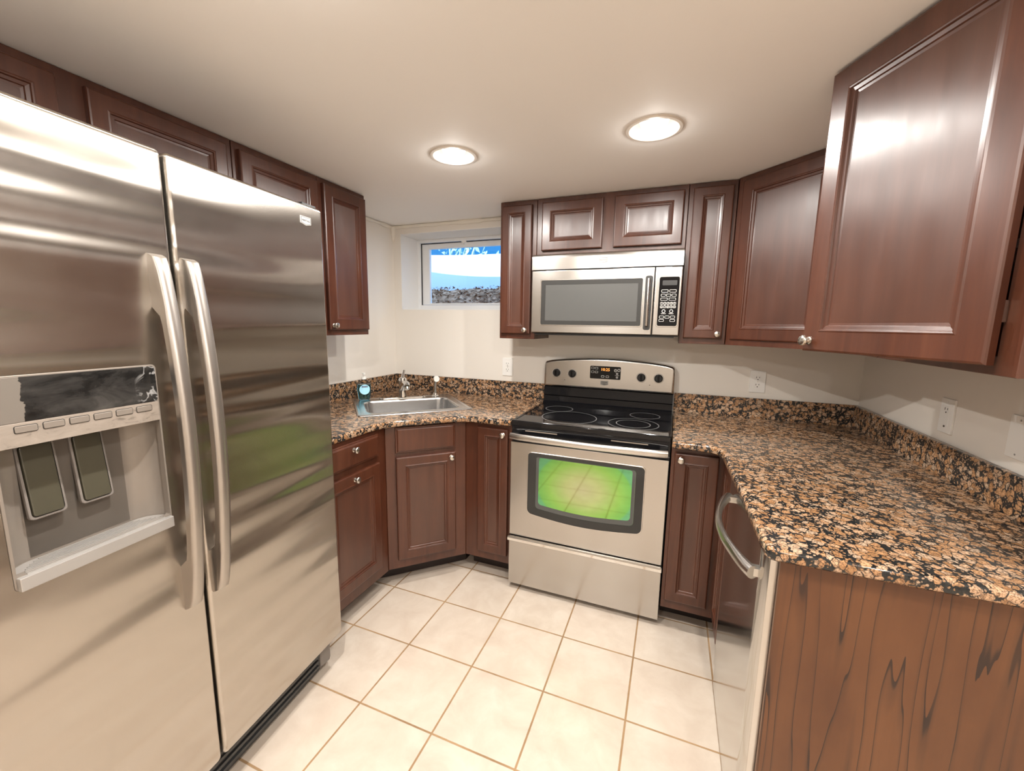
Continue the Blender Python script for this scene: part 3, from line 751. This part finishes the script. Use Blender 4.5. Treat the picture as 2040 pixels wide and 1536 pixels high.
def soap():
    x, y = U(-.262, .462); t = thing('soap_bottle', 'clear pump bottle of blue hand soap on the left sink rim', 'soap bottle', (x, y, ZS), RAD(50))
    def oval(prof, sx=1.0, sy=.62, n=28):
        bm = bmesh.new(); lathe(bm, prof, n); bmesh.ops.scale(bm, vec=(sx, sy, 1), verts=bm.verts[:]); return bm
    link('bottle', oval([(0, .0), (.030, .0), (.034, .004), (.036, .02), (.041, .06), (.0415, .075), (.037, .10), (.024, .118), (.015, .123), (.0135, .128), (0, .128)]), 'bottle_plastic', t, smooth=60)
    link('liquid', oval([(0, .003), (.029, .003), (.0325, .006), (.0345, .02), (.0393, .06), (.0397, .075), (.036, .096), (0, .096)]), 'blue_soap', t, smooth=60)
    bm = bmesh.new(); n = 32; pts = circle(0, .066, .031, n)
    ys = lambda px: -.62 * math.sqrt(max(.0425 ** 2 - px * px, 0)) - .0012
    a = loop(bm, [(px, ys(px) , pz) for px, pz in pts]); b = loop(bm, [(px * .5, ys(px * .5), .066 + (pz - .066) * .5) for px, pz in pts]); c = bm.verts.new((0, ys(0), .066))
    skin(bm, a, b)
    for i in range(n): bm.faces.new((b[i], b[(i + 1) % n], c))
    lab = link('paper_label', bm, 'label_blue', t, smooth=60)
    bm = bmesh.new()
    for i in range(8):
        x0, x1 = -.018 + .0045 * i, -.018 + .0045 * (i + 1)
        bm.faces.new([bm.verts.new(p) for p in ((x0, ys(x0) - .0008, .079), (x1, ys(x1) - .0008, .079), (x1, ys(x1) - .0008, .089), (x0, ys(x0) - .0008, .089))])
    link('brand_band', bm, 'label_navy', lab)
    bm = text_bm('softsoap', .0088, .0002); bmesh.ops.translate(bm, vec=(0, ys(0) - .0014, .0842), verts=bm.verts[:]); link('lettering', bm, 'print_white', lab)
    bm = bmesh.new(); lathe(bm, [(0, .128), (.0145, .128), (.0145, .142), (.009, .145), (.0055, .147), (.0055, .158), (.0095, .159), (.0095, .167), (0, .168)], 20)
    tube(bm, [(0, 0, .163), (0, -.018, .163), (0, -.030, .160)], [(.0065, .005), (.005, .004), (.004, .0035)], 10)
    link('pump', bm, 'white_plastic', t, smooth=40)
soap()

# ------------------------------------------------------------------ range
def badge(parent, x, y, z, w_, dark=False, text='MAYTAG'):
    h = w_ * .62
    pts = [(-w_ / 2, -h * .30), (0, -h * .5), (w_ / 2, -h * .30), (w_ / 2, h * .5), (-w_ / 2, h * .5)]
    b = link('badge', slab(pts, [], 0, .002, .0005, 1, mtx=XZ), 'badge_dark' if dark else 'badge', parent, (x, y, z))
    bm = text_bm(text, w_ * .185, .0003); bmesh.ops.translate(bm, vec=(0, -.0024, h * .03), verts=bm.verts[:])
    link('lettering', bm, 'print_white' if dark else 'print_dark', b)
    fr = offset_poly(pts, w_ * .045); fi = offset_poly(pts, w_ * .075)
    bm = slab(fr, [fi], .0018, .0024, .0001, 1, mtx=XZ); link('outline', bm, 'print_white' if dark else 'badge_dark', b)
def pill(parent, x, y, z, w_, h_, name='button', text=None, solid=False, mat='print_white', r=None, ts=None):
    r = r or min(w_, h_) * .28
    o = rrect(-w_ / 2, -h_ / 2, w_ / 2, h_ / 2, r, 3); k = min(w_, h_) * .13
    bm = slab(o, [] if solid else [offset_poly(o, k)], 0, .0006, .0001, 1, mtx=XZ)
    if text: add_bm(bm, text_bm(text, ts or h_ * .8, .0002), (0, -.0005, 0))
    return link(name, bm, mat, parent, (x, y, z))
def range_():
    t = thing('range', 'stainless steel electric range with black glass cooktop and green oven window', 'range', (RX, -.005, 0))
    W = RW; yo = .005
    link('body', boxes((.002, -.612, .03, W - .002, -.004, .886)), 'black_plastic', t)
    for x in (.03, W - .06):
        for y in (-.56, -.06): link('foot', boxes((x, y - .02, 0, x + .03, y + .02, .031)), 'black_plastic', t)
    top = link('cooktop', slab(rrect(-.0005, -.622, W + .0005, -.075, .006, 3), [], .8865, .9105, .004, 3), 'black_glass', t, smooth=40)
    bm = slab(rrect(.0, -.6215, W, -.078, .006, 3), [rrect(.014, -.603, W - .014, -.095, .008, 3)], .9105, .9125, .0008, 1); link('cooktop_rim', bm, 'black_gloss', top)
    for cx, cy, r in ((.146, -.232, .078), (.252, -.430, .143), (.622, -.215, .078), (.580, -.436, .122), (.580, -.436, .082)):
        bm = slab(circle(cx, cy, r + .0018, 48), [circle(cx, cy, r - .0022, 48)], .9106, .9109, .00005, 1); link('burner_ring', bm, 'burner_mark', top)
    link('warning_light', boxes((.36, -.60, .9106, .40, -.588, .9110)), 'dark_grey', top)
    # black front apron with two vent slots
    ap = link('front_apron', slab([(0.001, .815), (W - .001, .815), (W - .001, .886), (.001, .886)], [], .600, .622, .004, 2, mtx=XZ), 'black_gloss', t, smooth=40)
    for x0 in (.075, .50): link('vent_slot', boxes((x0, -.6228, .861, x0 + .165, -.6222, .866)), 'brass_trim', ap)
    # oven door
    d = link('oven_door', slab([(.004, .303), (W - .004, .303), (W - .004, .806), (.004, .806)], [], .612, .640, .004, 2, mtx=XZ), 'steel', t, smooth=40)
    def wp(x0, x1, zt, zb, sag, r, n=14):
        pts = []
        for i in range(n + 1): s = i / n; pts.append((x0 + r + (x1 - x0 - 2 * r) * s, zb - sag * math.sin(pi * s)))
        for a in range(1, 5): an = RAD(-90 + 22.5 * a); pts.append((x1 - r + r * cos(an), zb + r + r * sin(an)))
        for a in range(0, 5): an = RAD(22.5 * a); pts.append((x1 - r * .6 + r * .6 * cos(an), zt - r * .6 + r * .6 * sin(an)))
        for a in range(0, 5): an = RAD(90 + 22.5 * a); pts.append((x0 + r * .6 + r * .6 * cos(an), zt - r * .6 + r * .6 * sin(an)))
        for a in range(0, 4): an = RAD(180 + 22.5 * a); pts.append((x0 + r + r * cos(an), zb + r + r * sin(an)))
        return pts
    link('window_bezel', slab(wp(.096, .664, .764, .432, .020, .03), [wp(.100, .660, .760, .436, .020, .028)], .6402, .6432, .001, 1, mtx=XZ), 'steel_smooth', d)
    wf = link('window_frame', slab(wp(.1002, .6598, .7598, .4362, .020, .028), [wp(.142, .622, .742, .468, .014, .02)], .6402, .6426, .0008, 1, mtx=XZ), 'bezel_grey', d)
    link('window_glass', slab(wp(.1425, .6215, .7415, .4685, .014, .02), [], .6401, .6409, .0002, 1, mtx=XZ), 'oven_glass', d)
    link('glass_border', slab(wp(.143, .621, .741, .469, .014, .02), [wp(.157, .607, .739, .492, .014, .018)], .6411, .6415, .0002, 1, mtx=XZ), 'mesh_glass', d)
    # handle bar
    h = bmesh.new(); n = 18
    pts = [(.012 + (W - .024) * i / n, -.664 - .024 * math.sin(pi * i / n) ** .6, .842) for i in range(n + 1)]
    tube(h, pts, [(.011, .0165)] * len(pts), 14)
    for x in (.03, W - .03): box(h, x - .016, -.664, .832, x + .016, -.625, .852)
    link('handle', h, 'steel_smooth', t, smooth=50)
    # storage drawer with its chrome rail
    dr = link('storage_drawer', slab([(.003, .030), (W - .003, .030), (W - .003, .272), (.003, .272)], [], .612, .645, .004, 2, mtx=XZ), 'steel', t, smooth=40)
    bm = bmesh.new(); pr_ = [(-.612, .272), (-.655, .274), (-.662, .280), (-.662, .294), (-.655, .300), (-.640, .301), (-.612, .298)]
    a = loop(bm, [(.002, y, z) for y, z in pr_]); b = loop(bm, [(W - .002, y, z) for y, z in pr_]); skin(bm, a, b); bm.faces.new(a); bm.faces.new(b)
    link('drawer_rail', bm, 'chrome', t, smooth=30)
    # back guard
    bm = bmesh.new(); pr_ = [(-.005, .905), (-.098, .905), (-.098, .920), (-.080, .926), (-.074, .958), (-.080, .964), (-.074, 1.015), (-.005, 1.015)]
    a = loop(bm, [(.003, y, z) for y, z in pr_]); b = loop(bm, [(W - .003, y, z) for y, z in pr_]); skin(bm, a, b); bm.faces.new(a); bm.faces.new(b)
    link('back_guard', bm, 'black_gloss', t, smooth=20)
    n = 16; top_ = [(W * (1 - i / n), 1.172 + .030 * math.sin(pi * (1 - i / n)) ** .8) for i in range(1, n)]
    out = [(.0, 1.016), (W, 1.016), (W, 1.150), (W - .004, 1.164), (W - .014, 1.172)] + [p for p in top_ if .02 < p[0] < W - .02] + [(.014, 1.172), (.004, 1.164), (0, 1.150)]
    cp = link('control_panel', slab(out, [], .003, .076, .014, 4, mtx=XZ), 'steel', t, smooth=50)
    ds = link('display', slab(rrect(.287, 1.081, .466, 1.157, .006, 3), [], .0755, .0768, .0004, 1, mtx=XZ), 'black_gloss', cp)
    bm = text_bm('10:25', .024, .0003, 1.0); bmesh.ops.translate(bm, vec=(.377, -.0772, 1.137), verts=bm.verts[:]); link('clock_digits', bm, 'clock_orange', ds)
    for x, z, ww in ((.303, 1.144, .018), (.325, 1.144, .018), (.303, 1.121, .018), (.325, 1.121, .018), (.363, 1.096, .018), (.390, 1.096, .018)): pill(ds, x, -.0768, z, ww, .0125)
    for x, z in ((.436, 1.135), (.455, 1.137)):
        bm = slab(circle(x, z, .0085, 20), [circle(x, z, .006, 20)], .0768, .0774, .0001, 1, mtx=XZ); add_bm(bm, text_bm('+' if x < .44 else '-', .012, .0002), (x, -.0772, z)); link('button', bm, 'print_white', ds)
    for z, r in ((1.116, .007), (1.095, .007)): link('button', slab(circle(.446, z, r, 16), [], .0768, .0774, .0001, 1, mtx=XZ), 'print_grey', ds)
    link('button', slab(rrect(.434, 1.1045, .458, 1.107, .001, 2), [], .0768, .0774, .0001, 1, mtx=XZ), 'print_grey', ds)
    badge(cp, .374, -.0762, 1.056, .044, True)
    for x in (.081, .179, .582, .676):
        k = bmesh.new(); lathe(k, [(0, 0), (.0235, 0), (.0235, .004), (.0205, .006), (.019, .018), (.017, .020), (0, .020)], 28, TO_FRONT)
        kn = link('control_knob', k, 'black_plastic', cp, (x, -.0766, 1.103), smooth=35)
        link('knob_grip', boxes((-.0045, -.031, -.018, .0045, -.019, .018)), 'black_gloss', kn, bevel=.0015)
        bm = slab(circle(0, 0, .0285, 28), [circle(0, 0, .0265, 28)], 0, .0006, .0001, 1, mtx=XZ); link('dial_ring', bm, 'print_grey', cp, (x, -.0761, 1.103))
    for x in (.133, .63): link('indicator_light', slab(circle(x, 1.062, .0025, 12), [], .076, .0770, .0002, 1, mtx=XZ), 'slot_dark', cp)
range_()

# ------------------------------------------------------------------ microwave
def microwave():
    W = RW - .004; t = thing('microwave', 'stainless steel over-the-range microwave with black keypad', 'microwave', (RX + .002, -.002, 0))
    F = .359
    link('body', boxes((.001, -.330, 1.345, W - .001, 0, 1.7655)), 'black_plastic', t)
    bm = bmesh.new(); n = 8
    pr_ = [(-.331, 1.685), (-F - .001, 1.685)] + [(-F - .001, 1.742)] + [(-F - .001 + .014 * (1 - cos(RAD(90 * i / n))) , 1.7445 + .021 * math.sin(RAD(90 * i / n))) for i in range(n + 1)] + [(-.331, 1.7655)]
    a = loop(bm, [(0, y, z) for y, z in pr_]); b = loop(bm, [(W, y, z) for y, z in pr_]); skin(bm, a, b); bm.faces.new(a); bm.faces.new(b)
    v = link('vent_panel', bm, 'steel', t, smooth=40)
    badge(v, .379, -F - .0012, 1.722, .046)
    def front(x0, x1, rl, rr_):
        pts = []
        return slab([(x0, 1.352), (x1, 1.352), (x1, 1.681), (x0, 1.681)], [], .331, F, .005, 3, mtx=XZ)
    d = link('microwave_door', front(.0, .631, 1, 0), 'steel', t, smooth=40)
    link('window_trim', slab(rrect(.050, 1.390, .583, 1.634, .010, 3), [rrect(.055, 1.395, .578, 1.629, .007, 3)], F, F + .003, .001, 1, mtx=XZ), 'steel_smooth', d)
    wf = link('window_frame', slab(rrect(.0553, 1.3953, .5777, 1.6287, .007, 3), [rrect(.078, 1.417, .557, 1.606, .002, 2)], F, F + .0018, .0004, 1, mtx=XZ), 'bezel_grey', d)
    link('window_mesh', slab(rrect(.0782, 1.4172, .5568, 1.6058, .002, 2), [], F, F + .0008, .0003, 1, mtx=XZ), 'mesh_glass', d)
    bm = bmesh.new(); tube(bm, [(.607, -F - .018 - .012 * math.sin(pi * i / 12), 1.398 + .226 * i / 12) for i in range(13)], [(.010, .008)] * 13, 12)
    for z in (1.412, 1.610): box(bm, .600, -F - .02, z - .012, .614, -F + .001, z + .012)
    h = link('door_handle', bm, 'steel_smooth', d, smooth=50)
    link('handle_recess', slab(rrect(.590, 1.376, .624, 1.640, .010, 3), [], F, F + .0006, .0002, 1, mtx=XZ), 'dark_grey', d)
    cp = link('control_panel', front(.634, W, 0, 1), 'steel', t, smooth=40)
    link('keypad_trim', slab(rrect(.650, 1.392, .752, 1.637, .012, 4), [rrect(.655, 1.397, .747, 1.632, .009, 4)], F, F + .003, .001, 1, mtx=XZ), 'steel_smooth', cp)
    kp = link('keypad', slab(rrect(.6553, 1.3973, .7467, 1.6317, .009, 4), [], F, F + .0016, .0004, 1, mtx=XZ), 'black_gloss', cp)
    y = -F - .0016; z0, zh, x0, xw = 1.397, .235, .655, .092
    P = lambda fx, fz: (x0 + fx * xw, z0 + fz * zh)
    def row(fz, n, a, b, h_, texts=None, fill=.86):
        for i in range(n):
            c = a + (b - a) * (i + .5) / n; x, z = P(c, fz); pill(kp, x, y, z, (b - a) / n * xw * fill, h_, text=texts[i] if texts else None, ts=h_ * .95 if texts else None)
    link('clock_window', slab(rrect(*P(.16, .83), *P(.88, .93), .003, 2), [], F + .0016, F + .0020, .0001, 1, mtx=XZ), 'dark_grey', kp)
    row(.715, 2, .10, .90, .014); row(.63, 3, .10, .90, .013); row(.55, 2, .08, .90, .013)
    row(.465, 5, .10, .90, .013, '12345'); row(.395, 5, .10, .90, .013, '67890')
    for c in (.30, .68):
        x, z = P(c, .305); link('button', slab(circle(x, z, .0085, 18), [circle(x, z, .006, 18)], F + .0016, F + .0022, .0001, 1, mtx=XZ), 'print_white', kp)
        x, z = P(c, .255); link('button_caption', slab(rrect(x - .011, z - .0022, x + .011, z + .0022, .001, 2), [], F + .0016, F + .0020, .0001, 1, mtx=XZ), 'print_grey', kp)
    row(.185, 3, .08, .90, .013)
    for c in (.215, .765): x, z = P(c, .115); pill(kp, x, y, z, .023, .012)
    link('bottom_grille', boxes((.02, -.34, 1.3395, W - .02, -.02, 1.3445)), 'black_plastic', t)
microwave()

# ------------------------------------------------------------------ refrigerator
def fridge():
    t = thing('refrigerator', 'stainless side-by-side refrigerator with ice dispenser in its left door', 'refrigerator', (.7407, -1.3708, 0), RAD(95.7093))
    # local: right front edge at origin, doors at y=0 facing -Y, width towards -X
    Wd = .915; zt, zb = 1.777, .145; yb = .075
    link('body', boxes((-Wd + .004, yb + .012, .045, -.004, .690, 1.752)), 'grey_plastic', t, bevel=.004)
    link('door_seal', boxes((-Wd + .01, yb, zb + .012, -.519, yb + .012, zt - .012), (-.510, yb, zb + .012, -.01, yb + .012, zt - .012)), 'gasket', t)
    d2 = link('refrigerator_door', slab(rrect(-.511, zb, -.0, zt, .013, 4), [], -yb, 0, .010, 5, mtx=XZ), 'steel_fridge', t, smooth=50)
    X0, X1, Z0, Z1 = -.853, -.579, .890, 1.289
    d1 = link('freezer_door', slab(rrect(-Wd, zb, -.5185, zt, .013, 4), [rrect(X0, Z0, X1, Z1, .010, 3)], -yb, 0, .010, 5, mtx=XZ), 'steel_fridge', t, smooth=50)
    badge(d2, -.080, -.0004, 1.722, .046)
    # handles
    def handle(x, dr, z0, z1):
        bm = bmesh.new(); n = 44; rings = []
        for i in range(n + 1):
            s = i / n; z = z0 + (z1 - z0) * s
            e = min(s, 1 - s)
            yo = .022 + .040 * math.sin(pi * s) ** .75
            f = min(1, max(0, (e - .135) / .03)); f = f * f * (3 - 2 * f)
            yi = 0.0 + (yo - .021) * f
            hw = .0165
            sec = [(-hw, yi), (-hw, yi + (yo - yi) * .55), (-hw * .93, yo - .006), (-hw * .72, yo - .0022), (-hw * .35, yo - .0004), (0, yo), (hw * .35, yo - .0004), (hw * .72, yo - .0022), (hw * .93, yo - .006), (hw, yi + (yo - yi) * .55), (hw, yi)]
            tilt = (.010 if s > .5 else -.010) * max(0, 1 - e * 22)
            rings.append(loop(bm, [(x + a, -b, z - tilt * (b / yo)) for a, b in sec]))
        for a, b in zip(rings, rings[1:]): skin(bm, a, b)
        bm.faces.new(rings[0]); bm.faces.new(rings[-1])
        link('door_handle', bm, 'handle_steel', dr, smooth=45)
    handle(-.556, d1, .655, 1.540); handle(-.482, d2, .655, 1.540)
    # dispenser
    dp = link('dispenser', boxes((X0 + .001, .060, Z0 + .03, X1 - .001, .068, Z1 - .09)), 'silver_plastic', d1)
    bm = bmesh.new(); n = 10; a, b = [], []
    q = [(X0 + .002, .004)] + [(X0 + .002 + .05 * (1 - cos(RAD(90 * i / n))), .006 + .054 * math.sin(RAD(90 * i / n))) for i in range(n + 1)]
    q = q + [(X0 + X1 - x, y) for x, y in reversed(q)]
    a = loop(bm, [(x, y, Z0 + .0265) for x, y in q]); b = loop(bm, [(x, y, Z1 - .118) for x, y in q]); skin(bm, a, b, False); bm.faces.new(b); bm.faces.new(a)
    link('dispenser_recess', bm, 'silver_plastic', dp, smooth=50)
    link('surround', slab(rrect(X0 + .0005, Z0 + .0005, X1 - .0005, Z1 - .0005, .009, 3), [rrect(X0 + .005, Z0 + .030, X1 - .005, Z1 - .1275, .004, 2)], -.012, .0015, .0015, 2, mtx=XZ), 'silver_plastic', dp, smooth=50)
    link('control_glass', slab(rrect(.0, .0, X1 - X0 - .008, .082, .008, 3), [], 0, .0012, .0004, 1, mtx=XZ), 'film_panel', dp, (X0 + .004, -.0015, Z1 - .086))
    bs = link('button_strip', slab(rrect(.0, .0, X1 - X0 - .008, .044, .002, 2), [], 0, .0012, .0004, 1, mtx=XZ), 'scuffed_strip', dp, (X0 + .004, -.0015, Z1 - .131))
    for i in range(6):
        x = .028 + .0385 * i
        link('button', slab(rrect(x, .026, x + .030, .038, .002, 2), [], .0012, .0030, .0008, 2, mtx=XZ), 'silver_plastic', bs)
        link('button_gap', slab(rrect(x - .0012, .0248, x + .0312, .0392, .003, 2), [rrect(x, .026, x + .030, .038, .002, 2)], .0012, .0015, .0001, 1, mtx=XZ), 'slot_dark', bs)
    for x in (-.772, -.692):
        p = link('paddle', slab(rrect(-.0235, 0, .0235, .142, .006, 3), [], 0, .010, .003, 2, mtx=XZ), 'paddle', dp, (x, .050, 1.004), (RAD(-6), 0, 0), smooth=40)
        link('paddle_frame', slab(rrect(-.029, -.006, .029, .149, .008, 3), [rrect(-.025, -.0015, .025, .1445, .007, 3)], 0, .007, .002, 2, mtx=XZ), 'grey_plastic', p)
    # drip tray with ribs
    bm = bmesh.new(); n = 12; y1 = .055
    q = [(X0 + .004, -.012), (X1 - .004, -.012)] + [(X1 - .004 - .045 * (1 - cos(RAD(90 * i / n))), .004 + (y1 - .004) * math.sin(RAD(90 * i / n))) for i in range(n + 1)] + [(X0 + .004 + .045 * (1 - cos(RAD(90 * i / n))), .004 + (y1 - .004) * math.sin(RAD(90 * i / n))) for i in reversed(range(n + 1))]
    prism(bm, q, Z0 + .002, Z0 + .028); tr = link('drip_tray', bm, 'tray_plastic', dp, bevel=.0015)
    bm = bmesh.new()
    for k in range(8):
        y = -.004 + k * .0068; ins = .018 + .05 * (k / 8) ** 2
        box(bm, X0 + ins, y, Z0 + .028, X1 - ins, y + .003, Z0 + .0305)
    link('tray_ribs', bm, 'tray_plastic', tr)
    # toe grille
    g = link('toe_grille', boxes((-Wd + .03, .055, .022, -.075, .090, .132)), 'black_plastic', t)
    bm = bmesh.new()
    for k in range(4): box(bm, -Wd + .04, .050, .036 + k * .023, -.082, .055, .046 + k * .023)
    link('grille_slats', bm, 'dark_grey', g)
    bm = bmesh.new(); prism(bm, [(-.074, .050), (-.030, .045), (-.012, .055), (-.006, .075), (-.006, .20), (-.074, .20)], .028, .112); link('foot_cover', bm, 'grey_plastic', t, bevel=.006, seg=3)
    link('hinge_cover', boxes((-.07, .02, zt, -.004, .11, zt + .012)), 'black_plastic', t, bevel=.003)
    for x in (-.05, -Wd + .05):
        for y in (.13, .62): bm = bmesh.new(); lathe(bm, [(0, 0), (.018, 0), (.018, .046), (0, .046)], 16); link('foot', bm, 'rubber', t, (x, y, 0))
fridge()

# ------------------------------------------------------------------ dishwasher
def dishwasher():
    # facing -X: local +X runs along -Y
    t = thing('dishwasher', 'stainless steel dishwasher under the right worktop next to the end panel', 'dishwasher', (2.148, -.886, 0), RAD(-90)); W = .604
    link('body', boxes((.004, .034, .10, W - .004, .60, .872)), 'dark_grey', t)
    bm = bmesh.new(); q = [(.002, .034), (.002, .012), (.008, .004), (.02, 0)] + [(W - .045, 0), (W - .028, .003), (W - .012, .010), (W - .003, .020), (W - .001, .034)]
    a = loop(bm, [(x, y, .105) for x, y in q]); b = loop(bm, [(x, y, .868) for x, y in q]); skin(bm, a, b); bm.faces.new(a); bm.faces.new(b)
    d = link('dishwasher_door', bm, 'steel_dishwasher', t, smooth=25)
    bm = bmesh.new(); q2 = [(x, y + .004) for x, y in q[:-1]] + [(W - .001, .06), (.002, .06)]
    a = loop(bm, [(x, y, .004) for x, y in q2]); b = loop(bm, [(x, y, .101) for x, y in q2]); skin(bm, a, b); bm.faces.new(a); bm.faces.new(b)
    link('toe_panel', bm, 'steel_dishwasher', t, smooth=25)
    link('door_edge', boxes((W - .0005, .012, .105, W + .001, .032, .868)), 'steel_smooth', d)
    bm = bmesh.new(); n = 26; pts = []; rad = []
    for i in range(n + 1):
        s = i / n; pts.append((.075 + .485 * s, -.012 - .052 * math.sin(pi * s) ** .8, .800)); e = min(s, 1 - s); rad.append((.0095 + .006 * max(0, 1 - e * 5), .017))
    tube(bm, pts, rad, 14)
    for x in (.088, .547): box(bm, x - .012, -.018, .790, x + .012, .002, .810)
    link('door_handle', bm, 'steel_smooth', d, smooth=50)
dishwasher()

# ------------------------------------------------------------------ outlets and plates
def outlet(label, loc, rotz, kind='duplex', w_=.074, h_=.118):
    t = thing('electrical_outlet' if kind != 'blank' else 'wall_plate', label, 'outlet' if kind != 'blank' else 'wall plate', loc, rotz, 'wall outlets')
    link('cover_plate', slab(rrect(-w_ / 2, -h_ / 2, w_ / 2, h_ / 2, .003, 2), [], .0005, .0065, .002, 2, mtx=XZ), 'white_plastic', t, smooth=40)
    def holes(z, full=True):
        r = link('receptacle', slab(rrect(-.017, -.0145, .017, .0145, .010, 4), [], .006, .0078, .0008, 1, mtx=XZ), 'white_plastic', t, (0, 0, z), smooth=40)
        link('slot', boxes((-.0085, -.0084, .000, -.0062, -.0076, .0085), (.0055, -.0084, .001, .0078, -.0076, .0078)), 'slot_dark', r)
        link('slot', slab(circle(0, -.0075, .0027, 10), [], .0076, .0084, .0001, 1, mtx=XZ), 'slot_dark', r)
    if kind == 'duplex': holes(.0195); holes(-.0195); link('screw', slab(circle(0, 0, .003, 10), [], .006, .0078, .0005, 1, mtx=XZ), 'satin_nickel', t)
    if kind == 'decora':
        link('insert', slab(rrect(-.0165, -.033, .0165, .033, .001, 1), [], .006, .0075, .0006, 1, mtx=XZ), 'white_plastic', t); holes(.0195)
        link('jack', slab(circle(0, -.036, .0035, 10), [], .006, .0085, .0004, 1, mtx=XZ), 'slot_dark', t)
    for z in ((.047, -.047) if kind != 'decora' else (.048,)): link('screw', slab(circle(0, z, .0028, 10), [], .006, .0072, .0004, 1, mtx=XZ), 'print_grey' if kind == 'blank' else 'white_plastic', t)
outlet('white duplex outlet on the back wall left of the range', (.899, 0, 1.113), 0)
outlet('white duplex outlet on the back wall right of the range', (2.353, 0, 1.108), 0)
outlet('white single outlet plate on the right wall above the backsplash', (XR, -.712, 1.108), RAD(-90), 'decora')
outlet('blank white wall plate on the right wall at the photo edge', (XR, -1.030, 1.112), RAD(-90), 'blank')
